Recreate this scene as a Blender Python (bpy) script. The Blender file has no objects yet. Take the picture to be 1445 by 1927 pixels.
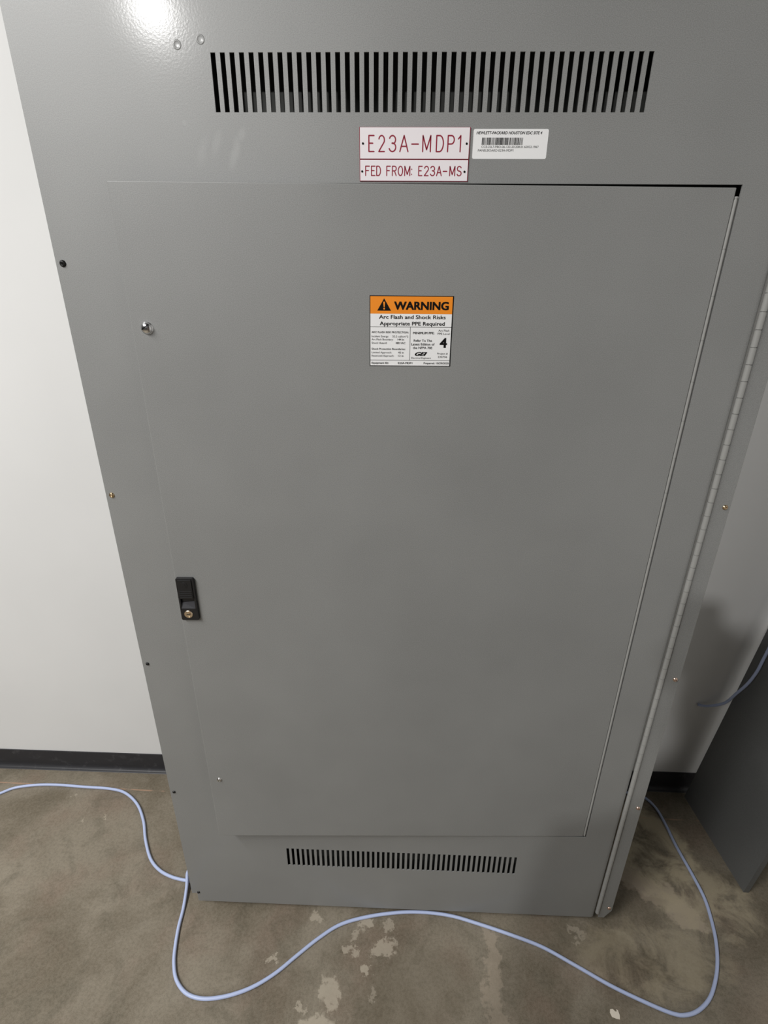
import bpy, bmesh, math, random
from mathutils import Vector, Matrix
random.seed(4)
scene = bpy.context.scene
COL = scene.collection
PI = math.pi

# ------------------------------------------------------------------ helpers
def link(o, parent=None):
    COL.objects.link(o)
    if parent: o.parent = parent
    return o

def mesh_obj(name, bm, mat, parent=None, smooth=False, loc=None):
    me = bpy.data.meshes.new(name)
    bmesh.ops.recalc_face_normals(bm, faces=bm.faces[:])
    bm.to_mesh(me); bm.free()
    if smooth:
        for p in me.polygons: p.use_smooth = True
    if mat: me.materials.append(mat)
    o = bpy.data.objects.new(name, me)
    if loc: o.location = loc
    return link(o, parent)

def empty(name, loc=(0, 0, 0), rotz=0):
    o = bpy.data.objects.new(name, None)
    o.empty_display_size = .05
    o.location = loc; o.rotation_euler = (0, 0, rotz)
    return link(o)

def tag(o, label, cat, group=None):
    o['label'] = label; o['category'] = cat
    if group: o['group'] = group
    return o

def struct(name, bm, mat):
    o = mesh_obj(name, bm, mat); o['kind'] = 'structure'
    return o

def add_box(bm, x0, x1, y0, y1, z0, z1):
    v = [bm.verts.new(c) for c in ((x0,y0,z0),(x1,y0,z0),(x1,y1,z0),(x0,y1,z0),
                                   (x0,y0,z1),(x1,y0,z1),(x1,y1,z1),(x0,y1,z1))]
    for f in ((0,1,2,3),(4,5,6,7),(0,1,5,4),(1,2,6,5),(2,3,7,6),(3,0,4,7)):
        bm.faces.new([v[i] for i in f])
    return v

def box_bm(*a):
    bm = bmesh.new(); add_box(bm, *a); return bm

def bevel(o, w, seg=2):
    m = o.modifiers.new('bevel', 'BEVEL'); m.width = w; m.segments = seg; m.limit_method = 'ANGLE'
    m.angle_limit = math.radians(40)
    return o

def rounded_rect(x0, x1, z0, z1, r, n=6):
    pts = []
    for cx, cz, a0 in ((x1-r, z1-r, 0), (x0+r, z1-r, 90), (x0+r, z0+r, 180), (x1-r, z0+r, 270)):
        for i in range(n+1):
            a = math.radians(a0 + 90*i/n)
            pts.append((cx + r*math.cos(a), cz + r*math.sin(a)))
    return pts

def add_prism(bm, pts, y0, y1):
    """outline in x,z, thickness along y"""
    a = [bm.verts.new((p[0], y0, p[1])) for p in pts]
    b = [bm.verts.new((p[0], y1, p[1])) for p in pts]
    bm.faces.new(a); bm.faces.new(b)
    n = len(pts)
    for i in range(n):
        bm.faces.new((a[i], a[(i+1) % n], b[(i+1) % n], b[i]))

def add_lathe(bm, prof, cx, cz, n=24, y=0.0):
    """profile (radius, y) revolved about an axis along y through cx,cz"""
    rings = []
    for r, yy in prof:
        if r < 1e-7:
            rings.append([bm.verts.new((cx, y+yy, cz))])
        else:
            rings.append([bm.verts.new((cx + r*math.cos(2*PI*i/n), y+yy, cz + r*math.sin(2*PI*i/n))) for i in range(n)])
    for a, b in zip(rings[:-1], rings[1:]):
        for i in range(n):
            j = (i+1) % n
            if len(a) == 1 and len(b) == 1: continue
            if len(a) == 1: bm.faces.new((a[0], b[i], b[j]))
            elif len(b) == 1: bm.faces.new((a[i], a[j], b[0]))
            else: bm.faces.new((a[i], a[j], b[j], b[i]))

def tube_bm(pts, rad, n=10, sub=8):
    """smooth tube through points (Catmull-Rom)"""
    P = [Vector(p) for p in pts]
    Q = []
    for i in range(len(P)-1):
        p0 = P[max(i-1, 0)]; p1 = P[i]; p2 = P[i+1]; p3 = P[min(i+2, len(P)-1)]
        for k in range(sub):
            t = k/sub
            Q.append(.5*((2*p1) + (p2-p0)*t + (2*p0-5*p1+4*p2-p3)*t*t + (3*p1-p0-3*p2+p3)*t**3))
    Q.append(P[-1])
    bm = bmesh.new(); rings = []
    up = Vector((0, 0, 1)); prev = None
    for i, q in enumerate(Q):
        d = (Q[min(i+1, len(Q)-1)] - Q[max(i-1, 0)]).normalized()
        if prev is None:
            s = d.cross(up)
            if s.length < 1e-3: s = d.cross(Vector((1, 0, 0)))
        else:
            s = prev - d*prev.dot(d)
        s.normalize(); prev = s
        t = d.cross(s)
        rings.append([bm.verts.new(q + rad*(math.cos(2*PI*k/n)*s + math.sin(2*PI*k/n)*t)) for k in range(n)])
    for a, b in zip(rings[:-1], rings[1:]):
        for k in range(n):
            bm.faces.new((a[k], a[(k+1) % n], b[(k+1) % n], b[k]))
    bm.faces.new(rings[0]); bm.faces.new(rings[-1])
    return bm

# ------------------------------------------------------------------ materials
def srgb(r, g, b):
    f = lambda c: (c/255/12.92) if c/255 <= .04045 else ((c/255+.055)/1.055)**2.4
    return (f(r), f(g), f(b), 1)

class NT:
    def __init__(s, name):
        s.m = bpy.data.materials.new(name); s.m.use_nodes = True
        s.t = s.m.node_tree; s.bsdf = s.t.nodes['Principled BSDF']
    def n(s, typ, **kw):
        o = s.t.nodes.new(typ)
        for k, v in kw.items(): setattr(o, k, v)
        return o
    def l(s, a, b): s.t.links.new(a, b)
    def math(s, op, a, b=None, c=None, clamp=False):
        o = s.n('ShaderNodeMath', operation=op); o.use_clamp = clamp
        for i, x in enumerate((a, b, c)):
            if x is None: continue
            if isinstance(x, (int, float)): o.inputs[i].default_value = x
            else: s.l(x, o.inputs[i])
        return o.outputs[0]
    def mix(s, fac, a, b):
        o = s.n('ShaderNodeMix', data_type='RGBA')
        for sock, x in ((o.inputs[0], fac), (o.inputs[6], a), (o.inputs[7], b)):
            if isinstance(x, (int, float, tuple)): sock.default_value = x
            else: s.l(x, sock)
        return o.outputs[2]
    def noise(s, vec, scale, detail=4, rough=.5, dist=0):
        o = s.n('ShaderNodeTexNoise'); o.inputs['Scale'].default_value = scale
        o.inputs['Detail'].default_value = detail; o.inputs['Roughness'].default_value = rough
        o.inputs['Distortion'].default_value = dist
        if vec is not None: s.l(vec, o.inputs['Vector'])
        return o
    def ramp(s, v, a, b):
        o = s.n('ShaderNodeMapRange'); o.inputs['From Min'].default_value = a; o.inputs['From Max'].default_value = b
        o.interpolation_type = 'SMOOTHSTEP'
        s.l(v, o.inputs['Value']); return o.outputs[0]
    def objco(s):
        return s.n('ShaderNodeTexCoord').outputs['Object']

def plain(name, col, rough=.5, metal=0.0, spec=.5):
    k = NT(name); b = k.bsdf
    b.inputs['Base Color'].default_value = col
    b.inputs['Roughness'].default_value = rough; b.inputs['Metallic'].default_value = metal
    b.inputs['Specular IOR Level'].default_value = spec
    return k

def paint(name, col, rough=.4, peel=.06, smears=None, coat=.16, spec=1.0):
    """sprayed enamel: slight orange-peel and a faint tone drift"""
    k = plain(name, col, rough, 0, spec); co = k.objco()
    k.bsdf.inputs['Coat Weight'].default_value = coat; k.bsdf.inputs['Coat Roughness'].default_value = .14
    n1 = k.noise(co, 320, 2, .5); n2 = k.noise(co, 3, 3, .6); n3 = k.noise(co, 900, 1, .5)
    bp = k.n('ShaderNodeBump'); bp.inputs['Strength'].default_value = peel; bp.inputs['Distance'].default_value = .002
    k.l(n1.outputs['Fac'], bp.inputs['Height']); k.l(bp.outputs[0], k.bsdf.inputs['Normal']); k.l(bp.outputs[0], k.bsdf.inputs['Coat Normal'])
    d = tuple(c*.86 for c in col[:3]) + (1,); e = tuple(min(1, c*1.14) for c in col[:3]) + (1,)
    f = k.math('ADD', k.math('MULTIPLY', n2.outputs['Fac'], .3), k.math('MULTIPLY', n3.outputs['Fac'], .7))
    c = k.mix(k.ramp(f, .35, .65), d, e)
    if smears:
        sx = k.n('ShaderNodeSeparateXYZ'); k.l(co, sx.inputs[0])
        tot = None
        nz = k.noise(co, 60, 3, .6).outputs['Fac']
        for (x, z, rx, rz, amt, sh) in smears:
            zz = k.math('SUBTRACT', sx.outputs['Z'], z)
            xx = k.math('SUBTRACT', k.math('SUBTRACT', sx.outputs['X'], x), k.math('MULTIPLY', zz, sh))
            q = k.math('SQRT', k.math('ADD', k.math('POWER', k.math('DIVIDE', xx, rx), 2), k.math('POWER', k.math('DIVIDE', zz, rz), 2)))
            q = k.math('ADD', q, k.math('MULTIPLY', k.math('SUBTRACT', nz, .5), 1.2))
            q = k.math('MULTIPLY', k.math('SUBTRACT', 1, k.ramp(q, .15, 1.25)), amt)
            tot = q if tot is None else k.math('MAXIMUM', tot, q)
        c = k.mix(tot, c, tuple(min(1, x*2.0) for x in col[:3]) + (1,))
    k.l(c, k.bsdf.inputs['Base Color'])
    return k.m

GREY = (.260, .263, .257, 1)
M_TRIM = paint('grey enamel trim', GREY, .52, .024, smears=[(.292, 1.722, .008, .022, .20, .35), (.303, 1.742, .006, .010, .16, .35),
     (.268, 1.735, .007, .018, .14, .35), (.246, 1.725, .008, .022, .10, .35), (.225, 1.757, .004, .004, .12, 0)])
M_DOOR = paint('grey enamel door', GREY, .52, .024)
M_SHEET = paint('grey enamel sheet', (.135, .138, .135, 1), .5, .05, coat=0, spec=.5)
M_BOX = plain('grey enamel enclosure', (.17, .175, .17, 1), .5).m
M_INNER = plain('dark inner plate', (.045, .047, .042, 1), .6).m
M_HINGE = plain('hinge steel', (.36, .36, .345, 1), .45, 0).m
M_CHROME = plain('bright chrome', (.85, .85, .85, 1), .22, 1).m
M_STEEL = plain('zinc plated steel', (.62, .60, .57, 1), .3, 1).m
M_BRASS = plain('yellow zinc', (.62, .46, .28, 1), .3, 1).m
M_COPPER = plain('pale copper zinc', (.85, .62, .5, 1), .3, 1).m
M_BLKSCREW = plain('blackened screw', (.03, .03, .03, 1), .35, .6).m
M_BLACK = plain('black moulded plastic', (.012, .012, .013, 1), .42).m
M_INK = plain('black ink', (.005, .005, .005, 1), .6, 0, .15).m
M_INKGREY = plain('thin black print', (.03, .03, .03, 1), .6, 0, .2).m
M_WHITE = plain('white vinyl', srgb(252, 252, 252), .5).m
M_PLATE = plain('white laminate', srgb(252, 246, 249), .35).m
M_RED = plain('red laminate core', srgb(150, 22, 52), .5).m
M_ORANGE = plain('orange vinyl', srgb(255, 150, 32), .5).m
M_CABLE = plain('pale blue cable jacket', srgb(190, 203, 238), .42).m
M_CHIP = plain('dried white paint', srgb(236, 226, 210), .8).m
M_BASEB = None

def wall_mat():
    k = plain('white painted drywall', (.80, .80, .79, 1), .7, 0, .25); co = k.objco()
    n = k.noise(co, 180, 4, .6)
    bp = k.n('ShaderNodeBump'); bp.inputs['Strength'].default_value = .06; bp.inputs['Distance'].default_value = .002
    k.l(n.outputs['Fac'], bp.inputs['Height']); k.l(bp.outputs[0], k.bsdf.inputs['Normal'])
    n2 = k.noise(co, 2.5, 3, .5)
    k.l(k.mix(k.ramp(n2.outputs['Fac'], .3, .7), (.79, .79, .78, 1), (.82, .82, .81, 1)), k.bsdf.inputs['Base Color'])
    return k.m

def floor_mat():
    k = plain('worn concrete', (.2, .17, .13, 1), .55, 0, .35); co = k.objco()
    big = k.noise(co, 4.2, 7, .66, .5).outputs['Fac']
    mid = k.noise(co, 11, 6, .65, .6).outputs['Fac']
    fine = k.noise(co, 140, 5, .75).outputs['Fac']
    grit = k.noise(co, 600, 2, .6).outputs['Fac']
    c = k.mix(k.ramp(big, .32, .68), (.148, .121, .081, 1), (.288, .250, .190, 1))
    hue = k.noise(co, 6, 3, .5).outputs['Fac']
    c = k.mix(k.math('MULTIPLY', k.ramp(hue, .48, .70), .5), c, (.235, .165, .120, 1))
    c = k.mix(k.math('MULTIPLY', k.ramp(mid, .48, .70), .5), c, (.100, .088, .058, 1))
    c = k.mix(k.math('MULTIPLY', k.ramp(mid, .47, .30), .40), c, (.27, .235, .18, 1))
    g = k.math('ADD', k.math('MULTIPLY', fine, .6), k.math('MULTIPLY', grit, .4))
    c = k.mix(k.math('MULTIPLY', k.ramp(g, .38, .62), .30), c, (.30, .265, .21, 1))
    c = k.mix(k.math('MULTIPLY', k.ramp(g, .55, .40), .28), c, (.08, .068, .05, 1))
    # scuffs, worn pale patches and painted-in brightening, each with its own place and outline
    wob = k.noise(co, 26, 6, .68); sub = k.n('ShaderNodeVectorMath', operation='SUBTRACT'); k.l(wob.outputs['Color'], sub.inputs[0]); sub.inputs[1].default_value = (.5, .5, .5)
    sc = k.n('ShaderNodeVectorMath', operation='SCALE'); k.l(sub.outputs[0], sc.inputs[0]); sc.inputs[3].default_value = .11
    ad = k.n('ShaderNodeVectorMath', operation='ADD'); k.l(co, ad.inputs[0]); k.l(sc.outputs[0], ad.inputs[1])
    sx = k.n('ShaderNodeSeparateXYZ'); k.l(ad.outputs[0], sx.inputs[0])
    def patches(lst):
        tot = None
        for (x, y, rx, ry, ang, amt) in lst:
            ca, sa = math.cos(ang), math.sin(ang)
            dx = k.math('SUBTRACT', sx.outputs['X'], x); dy = k.math('SUBTRACT', sx.outputs['Y'], y)
            u = k.math('ADD', k.math('MULTIPLY', dx, ca/rx), k.math('MULTIPLY', dy, sa/rx))
            v = k.math('ADD', k.math('MULTIPLY', dx, -sa/ry), k.math('MULTIPLY', dy, ca/ry))
            q = k.math('SQRT', k.math('ADD', k.math('MULTIPLY', u, u), k.math('MULTIPLY', v, v)))
            q = k.math('MULTIPLY', k.math('SUBTRACT', 1, k.ramp(q, .75, 1.12)), amt)
            tot = q if tot is None else k.math('MAXIMUM', tot, q)
        return tot
    pale = patches([(1.275, .080, .090, .040, -.5, .85), (1.335, .020, .055, .032, -.3, .8), (1.22, .12, .035, .05, 0, .6),
                    (.795, -.075, .020, .065, .05, .45), (.787, -.150, .022, .055, -.1, .42), (.785, -.22, .02, .05, 0, .35)])
    c = k.mix(pale, c, (.45, .375, .29, 1))
    flecks = patches([(.472, -.022, .030, .012, .5, .6), (.517, -.080, .034, .016, .3, .6), (.437, -.095, .014, .012, 0, .6),
                      (.394, -.178, .022, .034, .2, .65), (.372, -.245, .04, .03, .2, .7), (.475, -.130, .012, .009, 0, .7),
                      (.239, -.120, .012, .010, 0, .6), (.336, -.018, .012, .010, 0, .55), (.319, -.213, .014, .011, 0, .6),
                      (1.0227, -.034, .022, .009, -.3, .55), (.497, -.172, .007, .022, 0, .5), (.45, -.06, .02, .012, .8, .5),
                      (-.4436, .2275, .005, .010, .4, .5), (-.52, .32, .006, .006, 0, .5), (-.38, .24, .005, .004, 0, .55), (.53, -.03, .012, .02, 0, .5)])
    c = k.mix(flecks, c, (.50, .44, .35, 1))
    light = patches([(1.33, .20, .11, .17, 0, .9), (1.40, .06, .15, .10, 0, .62), (1.20, -.08, .20, .09, 0, .42)])  # paler concrete, brightened further in colour to stand in for missing light
    c = k.mix(k.math('MULTIPLY', light, k.ramp(mid, .66, .42)), c, (.50, .43, .30, 1))
    dark = patches([(1.25, .27, .04, .05, 0, .5), (1.20, .03, .10, .05, .2, .20), (.60, -.17, .16, .09, .3, .22), (1.05, -.06, .2, .05, -.2, .2)])
    c = k.mix(dark, c, (.075, .055, .028, 1))
    # snapped chalk line near the wall
    s2 = k.n('ShaderNodeSeparateXYZ'); k.l(co, s2.inputs[0])
    ly = k.math('ABSOLUTE', k.math('SUBTRACT', s2.outputs['Y'], k.math('MULTIPLY_ADD', s2.outputs['X'], -.0202, .3335)))
    line = k.math('MULTIPLY', k.math('LESS_THAN', ly, .0022), k.ramp(k.noise(co, 22, 2, .5).outputs['Fac'], .35, .6))
    c = k.mix(k.math('MULTIPLY', line, .55), c, (.55, .33, .22, 1))
    k.l(c, k.bsdf.inputs['Base Color'])
    bp = k.n('ShaderNodeBump'); bp.inputs['Strength'].default_value = .06; bp.inputs['Distance'].default_value = .002
    k.l(fine, bp.inputs['Height']); k.l(bp.outputs[0], k.bsdf.inputs['Normal'])
    return k.m

def rubber_mat():
    k = plain('dark rubber base', (.028, .028, .032, 1), .5); co = k.objco()
    n = k.noise(co, 40, 4, .6)
    k.l(k.mix(k.ramp(n.outputs['Fac'], .55, .8), (.028, .028, .032, 1), (.07, .07, .075, 1)), k.bsdf.inputs['Base Color'])
    return k.m

# ------------------------------------------------------------------ the room
WY = .420      # face of the back wall
WR = 1.815     # face of the right wall
CEIL = 3.35
struct('floor', box_bm(-5, WR+.1, -6, WY+.1, -.1, 0), floor_mat())
M_WALL = wall_mat()
struct('wall_back', box_bm(-5, WR+.1, WY, WY+.1, 0, CEIL), M_WALL)
struct('wall_right', box_bm(WR, WR+.1, -2.2, WY, 0, CEIL), M_WALL)

def baseboard(name, x0, x1):
    """cove base: flat strip with a curved toe"""
    bm = bmesh.new()
    prof = [(WY, .0755), (WY-.0035, .0755), (WY-.0035, .018)] + \
           [(WY-.0035-.0125*(1-math.cos(a)), .018-.0165*math.sin(a)) for a in (.3, .6, .9, 1.2, 1.45)] + [(WY-.0165, 0), (WY, 0)]
    a = [bm.verts.new((x0, y, z)) for y, z in prof]; b = [bm.verts.new((x1, y, z)) for y, z in prof]
    n = len(prof)
    for i in range(n): bm.faces.new((a[i], a[(i+1) % n], b[(i+1) % n], b[i]))
    bm.faces.new(a); bm.faces.new(b)
    return struct(name, bm, rubber_mat())
baseboard('baseboard_back', -5, WR)

# ------------------------------------------------------------------ the panelboard
W = 1.1176                     # trim width
ZB, ZT = .0183, 2.304          # trim bottom / top
HX0, HX1 = 1.0752, 1.0864      # piano hinge barrel
panel = tag(empty('electrical_panelboard', (W/2, .2, 0)),
            'tall grey steel electrical panelboard with vent slots and a locked door against the white wall', 'electrical panel')
OFF = Vector((-W/2, -.2, 0))   # children are laid out in world figures, then shifted under the base
def P(o):
    o.parent = panel; o.location = Vector(o.location) + OFF; return o

# front trim with the two slot rows and the door opening
OX0, OX1, OZ0, OZ1 = .1245, 1.0048, .3290, 1.6860
V1, V2, U1, U2 = 1.8336, 1.7686, .2459, .1808
NS = 46
PITCH_T = (.84831-.27268)/(NS-1)
def slots(x0, x1):
    p = (x1-x0)/(NS-1)
    return [(x0+i*p-.0033, x0+i*p+.0033) for i in range(NS)]
TOPS = slots(.2737, .8487); BOTS = slots(.2712, .8452)
TRX = HX0 - .0014
TH = .0024
def trim_bm():
    xs = {0.0, .0140, TRX, OX0, OX1}
    for a, b in TOPS + BOTS: xs |= {a, b}
    curl = [(TRX-.0085, 0), (TRX-.006, .0002), (TRX-.0035, .0007), (TRX-.0015, .0014), (TRX, .0024)]
    for x, y in curl: xs.add(x)
    zs = [ZB, .0500, U2, U1, OZ0, OZ1, V2, V1, ZT]
    xs = sorted(xs)
    bm = bmesh.new(); V = {}
    def depth(x):
        y = 0
        for (xa, ya), (xb, yb) in zip(curl[:-1], curl[1:]):
            if xa <= x <= xb: y = ya + (yb-ya)*(x-xa)/(xb-xa)
        return y
    def vert(i, j):
        if (i, j) not in V: V[(i, j)] = bm.verts.new((xs[i], depth(xs[i]), zs[j]))
        return V[(i, j)]
    for i in range(len(xs)-1):
        cx = (xs[i]+xs[i+1])/2
        for j in range(len(zs)-1):
            cz = (zs[j]+zs[j+1])/2
            if OX0 < cx < OX1 and OZ0 < cz < OZ1: continue
            if V2 < cz < V1 and any(a < cx < b for a, b in TOPS): continue
            if U2 < cz < U1 and any(a < cx < b for a, b in BOTS): continue
            if cx < .0140 and cz < .0500: continue       # clipped bottom corner
            bm.faces.new((vert(i, j), vert(i+1, j), vert(i+1, j+1), vert(i, j+1)))
    return bm
bm = trim_bm()
for f in bm.faces: f.normal_update()
trim = P(mesh_obj('trim_cover', bm, M_TRIM))
sm = trim.modifiers.new('gauge', 'SOLIDIFY'); sm.thickness = TH
# face normals must look at the room (-y) so the sheet thickens inwards
if trim.data.polygons[0].normal.y > 0: trim.data.flip_normals()
sm.offset = -1
bm = bmesh.new()
add_box(bm, 0, .0022, TH-.0002, .018, .052, ZT); add_box(bm, 0, TRX-.02, TH-.0002, .018, ZT-.0022, ZT)
add_box(bm, .016, TRX-.012, TH-.0002, .016, ZB, ZB+.0022)
P(mesh_obj('trim_return', bm, M_TRIM))

# screwed strip beyond the hinge, its bottom corner clipped
bm = bmesh.new()
add_prism(bm, [(HX1+.0006, ZB), (W-.0155, ZB), (W, .0480), (W, ZT), (HX1+.0006, ZT)], .0002, .0030)
add_box(bm, W-.0022, W, .003, .018, .05, ZT)
P(bevel(mesh_obj('hinge_flange', bm, M_TRIM), .0008))

# continuous piano hinge: one-inch knuckles round a pin
def hinge_bm(xc, yc, r, z0, z1, seg, gap=.0012, n=16, leaf=.004):
    bm = bmesh.new(); z = z0
    def cyl(za, zb, rr):
        A = [bm.verts.new((xc+rr*math.cos(2*PI*i/n), yc+rr*math.sin(2*PI*i/n), za)) for i in range(n)]
        B = [bm.verts.new((xc+rr*math.cos(2*PI*i/n), yc+rr*math.sin(2*PI*i/n), zb)) for i in range(n)]
        for ring in (A, B): bm.faces.new([bm.verts.new(v.co) for v in ring])
        for i in range(n):
            f = bm.faces.new((A[i], A[(i+1) % n], B[(i+1) % n], B[i])); f.smooth = True
    while z < z1-.002:
        cyl(z+gap/2, min(z+seg, z1)-gap/2, r); z += seg
    cyl(z0+.001, z1-.001, r*.74)
    return bm
P(mesh_obj('piano_hinge', hinge_bm((HX0+HX1)/2, -.0002, .0049, .0388, ZT-.01, .0260), M_HINGE))['label'] = 'long steel piano hinge with one-inch knuckles'

# enclosure: open-fronted steel box, with the inner plate behind the slots
EX0, EX1, EY1 = .052, 1.078, WY-.002
bm = bmesh.new()
t = .0025
add_box(bm, EX0, EX0+t, .0195, EY1, 0, ZT-.01); add_box(bm, EX1-t, EX1, .0195, EY1, 0, ZT-.01)
add_box(bm, EX0+t, EX1-t, EY1-t, EY1, 0, ZT-.01); add_box(bm, EX0+t, EX1-t, .0195, EY1-t, 0, .012)
add_box(bm, EX0+t, EX1-t, .0195, EY1-t, ZT-.01-t, ZT-.01)
P(mesh_obj('enclosure', bm, M_BOX))
bm = bmesh.new()
add_box(bm, EX0+.01, EX1-.01, .062, .0645, .03, ZT-.03)
P(mesh_obj('inner_plate', bm, M_INNER))['label'] = 'dark inner plate behind the vent slots'

# screws of the trim
def screw_bm(x, z, r, y=0.0, h=.0028, slot=True, ang=.6, depth=.0009):
    """pan head with washer rim and a cross recess"""
    bm = bmesh.new()
    add_lathe(bm, [(0, .002), (r*1.12, .0008), (r*1.12, -.0004), (r, -.0006), (r*.96, -h*.55), (r*.75, -h*.85), (r*.45, -h), (r*.42, -h+.0011), (0, -h+.0013)], x, z, 20, y)
    if slot:
        for k in (0, 1):
            a = ang + k*PI/2; c, s = math.cos(a), math.sin(a); L, w = r*.40, r*.11
            q = [(L, w), (-L, w), (-L, -w), (L, -w)]
            add_prism(bm, [(x+c*u-s*v, z+s*u+c*v) for u, v in q], y-h+.0003, y-h+.0010)
    return bm
for z, m, lab in ((1.5790, M_BLKSCREW, 'blackened screw'), (1.1981, M_BRASS, 'brass-coloured screw'), (.8168, M_BLKSCREW, 'blackened screw'), (.4346, M_BLKSCREW, 'blackened screw')):
    o = P(mesh_obj('screw', screw_bm(.0108 if z > .5 else .0095, z, .0046 if z > .9 else .0034), m, smooth=True)); o['label'] = lab
o = P(mesh_obj('screw', screw_bm(.0185, .0545, .0034), M_BLKSCREW, smooth=True)); o['label'] = 'blackened screw'
for z, m, lab in ((1.1991, M_BRASS, 'brass-coloured screw'), (.8164, M_COPPER, 'pale copper-coloured screw'), (.4366, M_COPPER, 'pale copper-coloured screw'), (.0590, M_COPPER, 'pale copper-coloured screw')):
    o = P(mesh_obj('screw', screw_bm(1.1085, z, .0042), m, smooth=True)); o['label'] = lab
for x, z in ((.2272, 1.8418), (.2590, 1.8472)):
    bm = bmesh.new()
    add_lathe(bm, [(.0060, .0002), (.0053, -.0003), (.0044, -.0005), (.0036, -.0002), (.0026, -.0001), (0, -.0002)], x, z, 24)
    o = P(mesh_obj('weld_stud_mark', bm, M_TRIM, smooth=True)); o['label'] = 'ring-shaped dimple under the paint'

# the door, hung on its own fine hinge and standing a little ajar at the latch side
PHI = math.asin(.0335/.8835)
DL, DZ0, DZ1 = -.8830, .3330, 1.6825
M_D = None
door = mesh_obj('door', box_bm(DL, -.0024, 0, .0150, DZ0, DZ1), M_DOOR)
bevel(door, .0014, 3)
door.parent = panel; door.location = Vector((1.0, 0, 0)) + OFF; door.rotation_euler = (0, 0, PHI)
def add_leaf(bm):
    add_box(bm, .9985, 1.012, .0042, .0052, DZ0+.002, 1.672); return bm
P(mesh_obj('door_hinge', add_leaf(hinge_bm(1.0004, .0010, .0023, DZ0+.002, 1.672, .0635, .0008, 12)), M_HINGE))['label'] = 'fine bright hinge along the right edge of the door'

# lock on the door: black housing with a paddle, a finger recess and a key cylinder
bm = bmesh.new()
lx0, lx1, lz0, lz1 = -.8806, -.8470, .9572, 1.0498
R_ = rounded_rect(lx0, lx1, lz0, lz1, .0040)
hx0, hx1, hz0, hz1 = -.8768, -.8512, .9840, 1.0058   # finger recess
add_prism(bm, rounded_rect(lx0, lx1, hz1, lz1, .0034), -.0055, .001)
add_prism(bm, rounded_rect(lx0, lx1, lz0, hz0, .0034), -.0055, .001)
add_box(bm, lx0, hx0, -.0055, .001, hz0-.004, hz1+.004)
add_box(bm, hx1, lx1, -.0055, .001, hz0-.004, hz1+.004)
add_box(bm, hx0, hx1, -.0006, .001, hz0, hz1)
lock = mesh_obj('lock_housing', bm, M_BLACK, door); bevel(lock, .0007)
lock['label'] = 'black plastic lock housing'
bm = bmesh.new()
add_prism(bm, rounded_rect(-.8770, -.8513, 1.0062, 1.0466, .0016), -.0074, -.0050)
for i in range(4): add_box(bm, -.8755, -.8527, -.0082, -.0070, 1.0085+i*.0042, 1.0105+i*.0042)
add_prism(bm, rounded_rect(-.8705, -.8590, 1.0300, 1.0420, .0050), -.0079, -.0070)
add_prism(bm, [(-.8690, 1.0330), (-.8605, 1.0330), (-.8648, 1.0400)], -.0085, -.0075)
bevel(mesh_obj('lock_paddle', bm, M_BLACK, door), .0004)
bm = bmesh.new()
v = [bm.verts.new(c) for c in ((hx0, -.0012, hz0+.011), (hx1, -.0012, hz0+.014), (hx1, -.0056, hz0), (hx0, -.0056, hz0), (hx0, 0, hz0), (hx1, 0, hz0))]
bm.faces.new((v[0], v[1], v[2], v[3])); bm.faces.new((v[0], v[3], v[4])); bm.faces.new((v[1], v[5], v[2]))
mesh_obj('finger_ramp', bm, plain('worn black plastic', (.05, .05, .055, 1), .35).m, door)
bm = bmesh.new()
cx, cz = -.8658, .9712
add_lathe(bm, [(.0082, -.005), (.0082, -.0064), (.0074, -.0070), (.0060, -.0070), (.0058, -.0062), (.0040, -.0062), (0, -.0062)], cx, cz, 28)
add_lathe(bm, [(.0045, -.0062), (.0043, -.0068), (.0036, -.0070), (0, -.0070)], cx, cz, 24)
kc = mesh_obj('key_cylinder', bm, plain('nickel brass', (.86, .72, .55, 1), .28, 1).m, door)
kc['label'] = 'round brass-coloured key cylinder'
c, s = math.cos(.12), math.sin(.12)
bm = bmesh.new(); add_prism(bm, [(cx+c*u-s*v, cz+s*u+c*v) for u, v in ((.0036, .0008), (-.0036, .0008), (-.0036, -.0008), (.0036, -.0008))], -.00735, -.0069)
mesh_obj('keyhole', bm, M_INK, door)

# chrome quarter-turn latch and the small screw below it
bm = bmesh.new(); lx, lz = -.8593, 1.4889; r = .0082
prof = [(.0095, 0), (.0095, -.0006), (r, -.0010), (r, -.0024), (r*.92, -.0042), (r*.72, -.0056), (r*.4, -.0064), (0, -.0067)]
add_lathe(bm, prof, lx, lz, 32)
latch = mesh_obj('slotted_latch', bm, M_CHROME, door, smooth=True); latch['label'] = 'chrome slotted quarter-turn latch'
a = math.radians(33); c, s = math.cos(a), math.sin(a); ox, oz = -.0015, .0016
bm = bmesh.new(); dome = [(p[0], p[1]) for p in prof[2:]][::-1]
def dome_y(q):
    for (ra, ya), (rb, yb) in zip(dome[:-1], dome[1:]):
        if ra <= q <= rb: return ya + (yb-ya)*(q-ra)/(rb-ra+1e-9)
    return dome[-1][1]
rows_ = []
for k_ in range(15):
    w_ = -.0074 + .0148*k_/14
    row = []
    for h_ in (-.00085, .00085):
        px_, pz_ = ox+c*w_-s*h_, oz+s*w_+c*h_
        row.append(bm.verts.new((lx+px_, dome_y(math.hypot(px_, pz_))-.00012, lz+pz_)))
    rows_.append(row)
for ra, rb in zip(rows_[:-1], rows_[1:]): bm.faces.new((ra[0], ra[1], rb[1], rb[0]))
mesh_obj('latch_slot', bm, M_INK, door)
o = mesh_obj('screw', screw_bm(-.8603, .5216, .0050, h=.0032), M_STEEL, door, smooth=True); o['label'] = 'bright steel screw'

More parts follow.
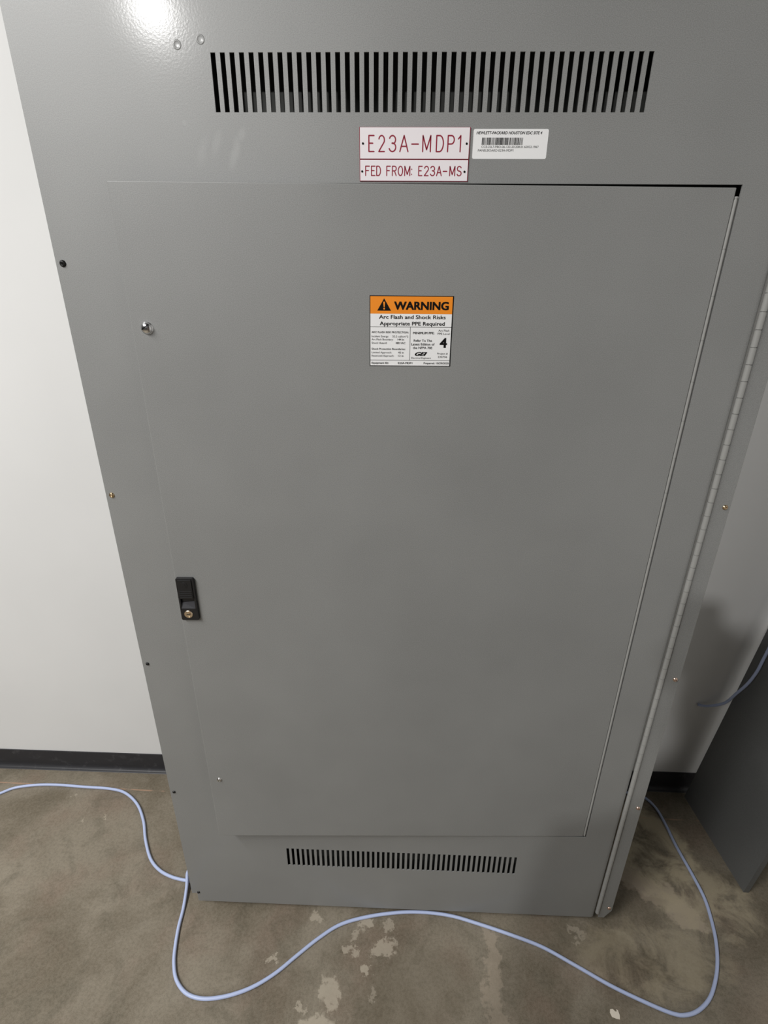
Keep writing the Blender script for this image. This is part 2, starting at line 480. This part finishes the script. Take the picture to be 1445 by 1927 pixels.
# ------------------------------------------------------------------ lettering
_H = {}
def text_bm(bm, s, x0, x1, zbase, cap, y, bold=0.0, shear=0.0, outline_ok=True):
    """one line of type fitted between x0 and x1, capitals as high as cap"""
    cu = bpy.data.curves.new('type', 'FONT'); cu.body = s; cu.shear = shear; cu.resolution_u = 3
    ob = bpy.data.objects.new('type', cu); COL.objects.link(ob)
    me = bpy.data.meshes.new_from_object(ob.evaluated_get(bpy.context.evaluated_depsgraph_get()))
    bpy.data.objects.remove(ob); bpy.data.curves.remove(cu)
    xs = [v.co.x for v in me.vertices]
    if not xs: return
    a, b = min(xs), max(xs); sx = (x1-x0)/(b-a); sz = cap/.70
    # heavier weights: the outline struck several times, a hair apart
    sh = [(0, 0)] if not bold else [(i*bold*.9, j*bold*.6) for i in (-1, 0, 1) for j in (-1, 1)]
    for n_, (du, dv) in enumerate(sh):
        vs = [bm.verts.new((x0+(v.co.x-a+du)*sx, y-n_*.000006, zbase+(v.co.y+dv)*sz)) for v in me.vertices]
        for p in me.polygons:
            try: bm.faces.new([vs[i] for i in p.vertices])
            except ValueError: pass
    bpy.data.meshes.remove(me)

def add_flat(bm, pts, y):
    bm.faces.new([bm.verts.new((p[0], y, p[1])) for p in pts])

def rect(bm, x0, x1, z0, z1, y): add_flat(bm, ((x0, z0), (x1, z0), (x1, z1), (x0, z1)), y)

# engraver's single-stroke alphabet, in a unit box
def arc(cx, cy, rx, ry, a0, a1, n=10):
    return [(cx+rx*math.cos(math.radians(a0+(a1-a0)*i/n)), cy+ry*math.sin(math.radians(a0+(a1-a0)*i/n))) for i in range(n+1)]
STROKE = {
 'E': [[(1, 0), (0, 0), (0, 1), (1, 1)], [(0, .52), (.75, .52)]],
 'F': [[(0, 0), (0, 1), (1, 1)], [(0, .52), (.75, .52)]],
 '2': [arc(.5, .72, .5, .28, 165, -25, 12) + [(0, 0), (1, 0)]],
 '3': [arc(.48, .74, .48, .26, 160, -70, 12) + [(.42, .53)] + arc(.48, .27, .52, .27, 75, -160, 14)],
 'A': [[(0, 0), (.5, 1), (1, 0)], [(.18, .33), (.82, .33)]],
 '-': [[(0, .47), (1, .47)]],
 'M': [[(0, 0), (0, 1), (.5, .12), (1, 1), (1, 0)]],
 'D': [[(0, 0), (0, 1), (.45, 1)] + arc(.45, .5, .55, .5, 80, -80, 12) + [(.45, 0), (0, 0)]],
 'P': [[(0, 0), (0, 1), (.55, 1)] + arc(.55, .74, .45, .26, 80, -80, 8) + [(.55, .48), (0, .48)]],
 'R': [[(0, 0), (0, 1), (.55, 1)] + arc(.55, .75, .45, .25, 80, -80, 8) + [(.55, .5), (0, .5)], [(.55, .5), (1, 0)]],
 'O': [arc(.5, .5, .5, .5, 0, 360, 24)],
 'S': [arc(.5, .75, .47, .25, 25, 180, 8) + arc(.5, .75, .47, .25, 200, 270, 4) + arc(.5, .25, .5, .25, 90, -20, 6) + arc(.5, .25, .5, .25, -30, -160, 8)],
 '1': [[(0, .8), (.8, 1), (.8, 0)]],
 ':': [[(.5, .12), (.5, .16)], [(.5, .66), (.5, .70)]],
}
def stroke_bm(bm, ch, x0, x1, z0, z1, w, y):
    for line in STROKE[ch]:
        pts = [Vector((x0+(x1-x0)*u, z0+(z1-z0)*v)) for u, v in line]
        for a, b in zip(pts[:-1], pts[1:]):
            d = b-a
            if d.length < 1e-7: continue
            n = Vector((-d.y, d.x)).normalized()*w/2
            add_flat(bm, (a+n, a-n, b-n, b+n), y)
        for i, p in enumerate(pts):
            add_flat(bm, [(p.x+w/2*math.cos(k*PI/4), p.y+w/2*math.sin(k*PI/4)) for k in range(8)], y-.000004*(i % 5 + 1))

# ------------------------------------------------------------------ nameplates on the trim
def nameplate(label, x0, x1, z0, z1, chars, w, dots):
    cx, cz = (x0+x1)/2, z0
    root = tag(empty('nameplate', (cx, 0, cz)), label, 'nameplate', 'engraved plates above the door')
    def Q(o): o.parent = root; o.location = (-cx, 0, -cz); return o
    bm = bmesh.new(); add_box(bm, x0, x1, -.0013, -.00005, z0, z1)
    Q(mesh_obj('core', bm, M_RED))['label'] = 'red laminate core showing round the edge'
    bm = bmesh.new(); add_box(bm, x0+.0008, x1-.0008, -.0016, -.0012, z0+.0006, z1-.0004)
    Q(mesh_obj('face', bm, M_PLATE))['label'] = 'white face'
    bm = bmesh.new()
    for ch, a, b, za, zb in chars: stroke_bm(bm, ch, a, b, za, zb, w, -.0017)
    Q(mesh_obj('lettering', bm, M_RED))['label'] = 'engraved red letters'
    for x, z in dots:
        bm = bmesh.new(); add_lathe(bm, [(.0015, -.0012), (.0014, -.0020), (.0008, -.0024), (0, -.0025)], x, z, 14)
        Q(mesh_obj('rivet', bm, M_INK, smooth=True))['label'] = 'small black rivet'
    return root
hw = .0008
c1 = [('E', .4803, .4890), ('2', .4941, .5034), ('3', .5087, .5192), ('A', .5234, .5363), ('-', .5398, .5505), ('M', .5551, .5674), ('D', .5740, .5850), ('P', .5897, .5998), ('1', .6040, .6093)]
nameplate('white engraved nameplate reading E23A-MDP1 in red, upper of the two above the door', .4680, .6206, 1.7146, 1.7518,
          [(c, a+hw, b-hw, 1.7235, 1.7420) for c, a, b in c1], .0017, ((.4728, 1.7328), (.6164, 1.7328)))
c2 = [('F', .4756, .4826), ('E', .4838, .4905), ('D', .4912, .4982), ('F', .5054, .5120), ('R', .5134, .5204), ('O', .5217, .5294), ('M', .5308, .5396), (':', .5404, .5424),
      ('E', .5505, .5568), ('2', .5586, .5656), ('3', .5672, .5745), ('A', .5758, .5840), ('-', .5849, .5916), ('M', .5942, .6028), ('S', .6044, .6118)]
nameplate('white engraved nameplate reading FED FROM: E23A-MS, just above the door opening', .4680, .6206, 1.6882, 1.7140,
          [(c, a+hw, b-hw, 1.6950, 1.7062) for c, a, b in c2], .0014, ((.4715, 1.6999), (.6156, 1.6998)))

# ------------------------------------------------------------------ barcode sticker
bx0, bx1, bz0, bz1 = .6251, .7274, 1.7154, 1.7500
sx, sz = (bx0+bx1)/2, bz0
st = tag(empty('asset_sticker', (sx, 0, sz)), 'small white barcode sticker with rounded corners right of the nameplates', 'sticker')
def Q(o): o.parent = st; o.location = (-sx, 0, -sz); return o
bm = bmesh.new(); add_prism(bm, rounded_rect(bx0, bx1, bz0, bz1, .0022), -.0003, -.00002); Q(mesh_obj('backing', bm, M_WHITE))
bm = bmesh.new()
text_bm(bm, 'HEWLETT-PACKARD HOUSTON EDC SITE 4', .6291, .7185, 1.7440, .0032, -.00045, .022, .22)
text_bm(bm, 'CCE-22L7-PBO-06-122-20.208.01.62032.1967', .6370, .7156, 1.7282, .0027, -.00045)
text_bm(bm, 'PANELBOARD E23A-MDP1', .6325, .6816, 1.7240, .0028, -.00045, 0, .1)
Q(mesh_obj('lettering', bm, M_INKGREY))
bm = bmesh.new(); x = .6372; rnd = random.Random(9)
while x < .6932:
    w = rnd.choice((.0003, .0003, .0006, .0009)); rect(bm, x, min(x+w, .6935), 1.7317, 1.7401, -.00045); x += w + rnd.choice((.0003, .0003, .0005, .0007))
Q(mesh_obj('barcode', bm, M_INK))

# ------------------------------------------------------------------ warning label on the door
wx0, wx1, wz0, wz1 = -.5176, -.3904, 1.4356, 1.5385
wl = tag(empty('warning_label'), 'orange and white arc flash warning label stuck to the door', 'warning label')
lc = Vector(((wx0+wx1)/2, 0, wz0))
wl.rotation_euler = (0, 0, PHI)
wl.location = Vector((1.0, 0, 0)) + Matrix.Rotation(PHI, 3, 'Z') @ lc
def Q(o): o.parent = wl; o.location = -lc; return o
def mp(X, Y):
    t = (Y-150)/768; return wx0 + (wx1-wx0)*(X-262)/(920-42*t), wz1-(wz1-wz0)*t
bm = bmesh.new(); add_box(bm, wx0, wx1, -.0003, -.00002, wz0, wz1); Q(mesh_obj('border', bm, M_INK))['label'] = 'black border'
bm = bmesh.new(); bw = .0011
rect(bm, wx0+bw, wx1-bw*1.5, wz0+bw*.9, wz1-bw, -.00040); Q(mesh_obj('backing', bm, M_WHITE))['label'] = 'white backing'
zo = mp(262, 341)[1]
bm = bmesh.new(); rect(bm, wx0+bw, wx1-bw*1.5, zo, wz1-bw, -.00050); Q(mesh_obj('orange_band', bm, M_ORANGE))['label'] = 'orange band'
bm = bmesh.new(); add_flat(bm, (mp(345, 309), mp(495, 309), mp(420, 179)), -.00062); Q(mesh_obj('warning_triangle', bm, M_INK))
bm = bmesh.new()
add_flat(bm, (mp(409, 215), mp(431, 215), mp(425, 272), mp(415, 272)), -.00074)
cx_, cz_ = mp(420, 288); add_flat(bm, [(cx_+.0013*math.cos(k*PI/6), cz_+.0013*math.sin(k*PI/6)) for k in range(12)], -.00074)
Q(mesh_obj('exclamation_mark', bm, M_ORANGE))
def rows(lst, mat):
    bm = bmesh.new()
    for s, X0, X1, Y0, Y1, bold, sh in lst:
        a = mp(X0, Y1); b = mp(X1, Y1); c = mp(X0, Y0); text_bm(bm, s, a[0], b[0], a[1], c[1]-a[1], -.00070, bold, sh)
    return Q(mesh_obj('lettering', bm, mat))
rows([('WARNING', 532, 1118, 212, 295, .042, 0), ('Arc Flash and Shock Risks', 365, 1088, 354, 394, .016, 0), ('Appropriate PPE Required', 372, 1078, 424, 464, .016, 0),
      ('4', 1028, 1098, 600, 704, .035, 0), ('GEI', 757, 884, 757, 797, .05, .45),
      ('Refer To The', 742, 940, 616, 641, .014, 0), ('Latest Edition of', 715, 968, 656, 682, .014, 0), ('the NFPA 70E', 733, 943, 696, 721, .014, 0),
      ('MINIMUM PPE:', 735, 965, 533, 558, .02, 0), ('E23A-MDP1', 570, 725, 871, 892, .018, 0), ('Equipment ID:', 283, 468, 871, 892, .018, 0), ('Prepared: 10/29/2020', 850, 1122, 871, 892, .012, 0)], M_INK)['label'] = 'bold black lettering'
rows([('ARC FLASH RISK PROTECTION:', 283, 685, 529, 550, .012, 0), ('Incident Energy:', 283, 468, 574, 595, 0, 0), ('55.5 cal/cm^2', 510, 682, 574, 595, 0, 0),
      ('Arc Flash Boundary:', 283, 517, 608, 629, 0, 0), ('144 in', 565, 635, 608, 629, .01, 0), ('Shock Hazard:', 283, 450, 647, 668, 0, 0), ('480 VAC', 545, 650, 647, 668, .01, 0),
      ('Shock Protection Boundaries:', 283, 650, 713, 734, .014, 0), ('Limited Approach:', 283, 502, 753, 774, 0, 0), ('42 in', 572, 632, 753, 774, .01, 0),
      ('Restricted Approach:', 283, 527, 790, 811, 0, 0), ('12 in', 572, 630, 790, 811, .01, 0),
      ], M_INKGREY)['label'] = 'fine black lettering'
rows([('Arc Flash', 1012, 1130, 506, 527, 0, 0), ('PPE Level', 1002, 1135, 541, 562, 0, 0), ], M_INKGREY)['label'] = 'fine black lettering'
rows([('Electrical Engineers', 715, 930, 813, 832, 0, 0)], M_INKGREY)['label'] = 'fine black lettering'
rows([
      ('Project #', 998, 1112, 761, 782, 0, 0), ('230706', 1005, 1105, 798, 819, 0, 0)], M_INKGREY)['label'] = 'fine black lettering'
bm = bmesh.new(); lw = .00032
for (X0, Y0), (X1, Y1) in (((262, 482), (1163, 482)), ((262, 850), (1143, 850))):
    a = mp(X0, Y0); b = mp(X1, Y1); rect(bm, a[0]+bw, b[0]-bw, a[1]-lw, a[1]+lw, -.00055)
a = mp(706, 482); b = mp(703, 850); rect(bm, a[0]-lw, a[0]+lw, b[1], a[1], -.00055)
Q(mesh_obj('rule_lines', bm, M_INKGREY))

# ------------------------------------------------------------------ loose cover leaning at the right
A = Vector((1.5069, .3873, 0)); B = Vector((1.5231, .0890, 0))
ab = (B-A).normalized(); nr = Vector((-ab.y, ab.x, 0))
th = math.radians(6.6); up = Vector((0, 0, 1))*math.cos(th) + nr*math.sin(th)
back = nr*math.cos(th) - Vector((0, 0, 1))*math.sin(th)      # away from the panelboard
L = (B-A).length; HT = 2.26
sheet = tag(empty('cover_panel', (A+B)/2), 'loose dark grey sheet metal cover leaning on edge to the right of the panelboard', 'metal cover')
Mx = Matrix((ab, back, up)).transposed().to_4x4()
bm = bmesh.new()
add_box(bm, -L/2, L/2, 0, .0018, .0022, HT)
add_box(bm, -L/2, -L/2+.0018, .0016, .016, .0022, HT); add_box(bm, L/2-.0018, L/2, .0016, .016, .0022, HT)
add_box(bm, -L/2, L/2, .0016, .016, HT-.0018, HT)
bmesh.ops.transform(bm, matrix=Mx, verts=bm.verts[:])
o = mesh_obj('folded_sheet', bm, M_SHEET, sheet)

# ------------------------------------------------------------------ cables
Z = .0046
c1 = [(-.813, .274), (-.765, .305), (-.728, .328), (-.663, .341), (-.592, .344), (-.499, .340), (-.416, .337), (-.355, .324), (-.295, .285), (-.248, .229), (-.214, .170), (-.174, .115), (-.133, .083), (-.087, .065), (-.039, .057)]
loop = [(-.002, .055, Z), (.026, .068, Z), (.034, .095, Z), (.016, .120, .008), (-.018, .118, .012), (-.040, .098, .014)]
c2 = [(-.046, .074, .0140), (-.039, .052, .0140), (-.033, .030, .010), (-.025, -.014, Z)] + [(x, y, Z) for x, y in (
      (-.02, -.059), (-.010, -.106), (.001, -.139), (.019, -.169), (.048, -.192), (.081, -.202), (.119, -.202), (.167, -.192), (.213, -.174), (.258, -.146), (.303, -.108), (.351, -.069),
      (.403, -.036), (.472, -.015), (.557, -.001), (.629, .002), (.699, -.004), (.768, -.020), (.848, -.042), (.925, -.067), (.995, -.102), (1.072, -.142), (1.147, -.173), (1.195, -.189), (1.225, -.191),
      (1.260, -.181), (1.298, -.157), (1.331, -.121), (1.357, -.082), (1.379, -.035), (1.394, .015), (1.404, .068), (1.403, .129), (1.397, .214), (1.397, .285), (1.390, .345), (1.360, .385), (1.30, .395), (1.22, .392), (1.16, .385))]
pts = [(-1.6, .10, Z), (-1.2, .14, Z), (-.95, .20, Z)] + [(x, y, Z) for x, y in c1] + loop + c2
tag(mesh_obj('network_cable', tube_bm(pts, .0043), M_CABLE, smooth=True), 'long pale blue cable snaking across the concrete floor in front of the panelboard', 'cable')
c3 = [(1.476, .4150, .3715), (1.500, .405, .3765), (1.5365, .392, .402), (1.5445, .370, .460), (1.5515, .352, .513), (1.5570, .343, .563), (1.5622, .342, .6123)]
sl = math.tan(th)
c3 += [(1.5622+(z-.6123)*sl, .342, z) for z in (.75, 1.0, 1.4, 1.9, 2.18)]
c3 += [(1.757, .342, 2.262), (1.775, .342, 2.262)]
tag(mesh_obj('network_cable', tube_bm(c3, .0040), M_CABLE, smooth=True), 'pale blue cable hanging down the face of the leaning dark cover', 'cable')

# a flake of paint on the floor
bm = bmesh.new()
out = [(-.009, -.006), (.000, -.009), (.008, -.010), (.0105, -.002), (.0095, .007), (.0065, .009), (.0055, .004), (.0020, .0045), (-.002, .009), (-.008, .0085), (-.011, .002)]
a = [bm.verts.new((x, y, .0002)) for x, y in out]; b = [bm.verts.new((x*.94, y*.94, .0012)) for x, y in out]
bm.faces.new(a); bm.faces.new(b)
for i in range(len(out)): bm.faces.new((a[i], a[(i+1) % len(out)], b[(i+1) % len(out)], b[i]))
tag(mesh_obj('paint_flake', bm, M_CHIP, loc=(1.0625, -.1931, 0)), 'small white paint flake on the floor below the cable at the front right', 'paint flake')

# ------------------------------------------------------------------ the person taking the picture (their shade falls at the right)
def skin_mesh(name, joints, edges, mat, parent, sub=2):
    me = bpy.data.meshes.new(name); me.from_pydata([j[0] for j in joints], edges, [])
    o = link(bpy.data.objects.new(name, me), parent)
    o.modifiers.new('skin', 'SKIN').use_smooth_shade = True
    for i, j in enumerate(joints):
        sv = me.skin_vertices[0].data[i]; sv.radius = j[1]; sv.use_root = (i == 0)
    m = o.modifiers.new('sub', 'SUBSURF'); m.levels = sub; m.render_levels = sub
    me.materials.append(mat)
    return o
PX, PY = .390, -1.26
pers = tag(empty('person', (PX, PY, 0)), 'person in dark clothes holding up a phone, seen only by a shadow at right', 'person')
M_SKIN = plain('skin', (.48, .29, .21, 1), .5).m; M_SHIRT = plain('dark shirt', (.035, .04, .05, 1), .8).m
M_JEAN = plain('dark trousers', (.03, .035, .05, 1), .85).m; M_HAIR = plain('dark hair', (.02, .014, .01, 1), .6).m; M_SHOE = plain('dark shoes', (.02, .02, .02, 1), .5).m
# body: one continuous skinned figure, pelvis first; right hand raised with the phone, left arm hanging
J = [((0, 0, .92), (.15, .11)), ((0, 0, 1.06), (.13, .10)), ((0, .005, 1.22), (.15, .11)), ((0, 0, 1.38), (.13, .09)), ((0, .0, 1.445), (.06, .06)), ((0, .01, 1.50), (.055, .055)),
     ((0, .025, 1.56), (.066, .078)), ((0, .03, 1.63), (.074, .092)), ((0, .02, 1.685), (.055, .07)),
     ((.17, -.01, 1.37), (.058, .058)), ((.235, .09, 1.13), (.045, .045)), ((.228, .21, 1.28), (.038, .038)), ((.217, .325, 1.41), (.027, .027)), ((.211, .350, 1.452), (.032, .020)),
     ((-.17, -.01, 1.37), (.058, .058)), ((-.215, -.03, 1.10), (.045, .045)), ((-.225, .03, .86), (.030, .030)), ((-.225, .045, .80), (.020, .034)),
     ((.095, 0, .84), (.088, .09)), ((.11, .01, .48), (.058, .062)), ((.115, -.02, .10), (.040, .045)), ((.12, .06, .045), (.042, .034)), ((.125, .15, .034), (.036, .026)),
     ((-.095, 0, .84), (.088, .09)), ((-.11, .01, .48), (.058, .062)), ((-.115, -.02, .10), (.040, .045)), ((-.12, .06, .045), (.042, .034)), ((-.125, .15, .034), (.036, .026))]
E_ = [(0, 1), (1, 2), (2, 3), (3, 4), (4, 5), (5, 6), (6, 7), (7, 8), (3, 9), (9, 10), (10, 11), (11, 12), (12, 13), (3, 14), (14, 15), (15, 16), (16, 17),
      (0, 18), (18, 19), (19, 20), (20, 21), (21, 22), (0, 23), (23, 24), (24, 25), (25, 26), (26, 27)]
body = skin_mesh('body', J, E_, M_SKIN, pers)
def grown(name, keep, grow, mat):
    idx = {k: i for i, k in enumerate(keep)}
    js = [(J[k][0], tuple(r+grow for r in J[k][1])) for k in keep]
    es = [(idx[a], idx[b]) for a, b in E_ if a in idx and b in idx]
    return skin_mesh(name, js, es, mat, pers)
grown('shirt', [0, 1, 2, 3, 9, 10, 14, 15], .012, M_SHIRT)
grown('trousers', [0, 18, 19, 20, 23, 24, 25], .010, M_JEAN)
grown('shoe', [20, 21, 22], .010, M_SHOE); grown('shoe', [25, 26, 27], .010, M_SHOE)
hj = [((0, -.01, 1.665), (.078, .085)), ((0, -.045, 1.60), (.074, .055)), ((0, .03, 1.71), (.066, .072))]
skin_mesh('hair', hj, [(0, 1), (0, 2)], M_HAIR, pers)
M_EYE = plain('eye white', (.7, .7, .7, 1), .3).m
for sx_ in (-1, 1):
    bm = bmesh.new(); bmesh.ops.create_uvsphere(bm, u_segments=12, v_segments=8, radius=.012, matrix=Matrix.Translation((sx_*.03, .112, 1.615)))
    mesh_obj('eye', bm, M_EYE, pers, smooth=True)
skin_mesh('nose', [((0, .118, 1.612), (.010, .010)), ((0, .138, 1.580), (.016, .012))], [(0, 1)], M_SKIN, pers)
skin_mesh('mouth', [((-.022, .106, 1.548), (.006, .007)), ((0, .113, 1.547), (.007, .008)), ((.022, .106, 1.548), (.006, .007))], [(0, 1), (1, 2)], plain('lips', (.4, .16, .13, 1), .5).m, pers)
for sx_ in (-1, 1): skin_mesh('ear', [((sx_*.078, .02, 1.59), (.008, .016)), ((sx_*.084, .012, 1.63), (.008, .02))], [(0, 1)], M_SKIN, pers)
# fingers of the raised hand close round the phone's edge, thumb on the other side
for k, (z, ln) in enumerate(((1.515, .070), (1.492, .078), (1.469, .074), (1.447, .060))):
    skin_mesh('finger', [((.213, .352, 1.445+.012*(3-k)), (.009, .009)), ((.219, .383, z-.004), (.0085, .0085)), ((.211, .399, z), (.008, .008)), ((.181, .4025, z+.003), (.007, .007))], [(0, 1), (1, 2), (2, 3)], M_SKIN, pers)
skin_mesh('thumb', [((.201, .345, 1.440), (.012, .012)), ((.157, .352, 1.462), (.010, .010)), ((.127, .372, 1.488), (.009, .009)), ((.120, .386, 1.500), (.008, .008))], [(0, 1), (1, 2), (2, 3)], M_SKIN, pers)
skin_mesh('hand', [((-.225, .045, .80), (.018, .036)), ((-.222, .055, .745), (.014, .036)), ((-.218, .066, .70), (.010, .030))], [(0, 1), (1, 2)], M_SKIN, pers)
for k in range(4):
    y = .040+.018*k
    skin_mesh('finger', [((-.219, y, .715), (.009, .009)), ((-.216, y+.004, .675+.004*abs(k-1.5)), (.0085, .0085)), ((-.206, y+.006, .638+.007*abs(k-1.4)), (.007, .007))], [(0, 1), (1, 2)], M_SKIN, pers)
skin_mesh('thumb', [((-.222, .075, .765), (.012, .012)), ((-.212, .104, .735), (.010, .010)), ((-.206, .112, .705), (.008, .008))], [(0, 1), (1, 2)], M_SKIN, pers)
bm = bmesh.new(); add_prism(bm, rounded_rect(-.0375, .0375, -.080, .080, .010), -.004, .004)
ph = tag(mesh_obj('phone', bm, plain('black phone', (.02, .02, .022, 1), .3).m, loc=(.555, -.8700, 1.492)), 'slim black phone held up to take the picture', 'phone')

# ------------------------------------------------------------------ light
def area(name, loc, target, energy, sx, sy, col=(1, 1, 1), shape='RECTANGLE'):
    l = bpy.data.lights.new(name, 'AREA'); l.energy = energy; l.shape = shape; l.size = sx; l.color = col
    if shape in ('RECTANGLE', 'ELLIPSE'): l.size_y = sy
    o = bpy.data.objects.new(name, l); o.location = loc
    o.rotation_euler = (Vector(target)-Vector(loc)).to_track_quat('-Z', 'Y').to_euler()
    return link(o)
area('ceiling_lamp', (-1.12, -3.4, 3.2), (.1, 0, 1.0), 47, .115, .115, (1, .99, .975), 'DISK')
area('ceiling_lamp', (-1.3, -1.2, 3.1), (-1.3, -1.2, 0), 50, .3, 1.2, (1, .99, .975))
area('ceiling_lamp', (-1.3, -2.0, 3.1), (-1.3, -2.0, 0), 59, .3, 1.2, (1, .99, .975))
w = bpy.data.worlds.new('room'); scene.world = w; w.use_nodes = True
w.node_tree.nodes['Background'].inputs[0].default_value = (1, .985, .96, 1)
w.node_tree.nodes['Background'].inputs[1].default_value = .006

# ------------------------------------------------------------------ camera
cam = bpy.data.cameras.new('camera'); co = bpy.data.objects.new('camera', cam); link(co)
cam.sensor_fit = 'HORIZONTAL'; cam.sensor_width = 36; cam.lens = 36*972.433/1445; cam.clip_start = .02
yaw, pit, rol = -.02995, .4026, .00967
fw = Vector((math.sin(yaw)*math.cos(pit), math.cos(yaw)*math.cos(pit), -math.sin(pit)))
r0 = Vector((math.cos(yaw), -math.sin(yaw), 0)); u0 = r0.cross(fw)
r = r0*math.cos(rol) + u0*math.sin(rol); u = -r0*math.sin(rol) + u0*math.cos(rol)
co.matrix_world = Matrix(((r.x, u.x, -fw.x, .53279), (r.y, u.y, -fw.y, -.86111), (r.z, u.z, -fw.z, 1.54336), (0, 0, 0, 1)))
scene.camera = co
vs = scene.view_settings
vs.view_transform = 'Standard'; vs.look = 'None'; vs.exposure = 0; vs.gamma = 1; vs.use_curve_mapping = False
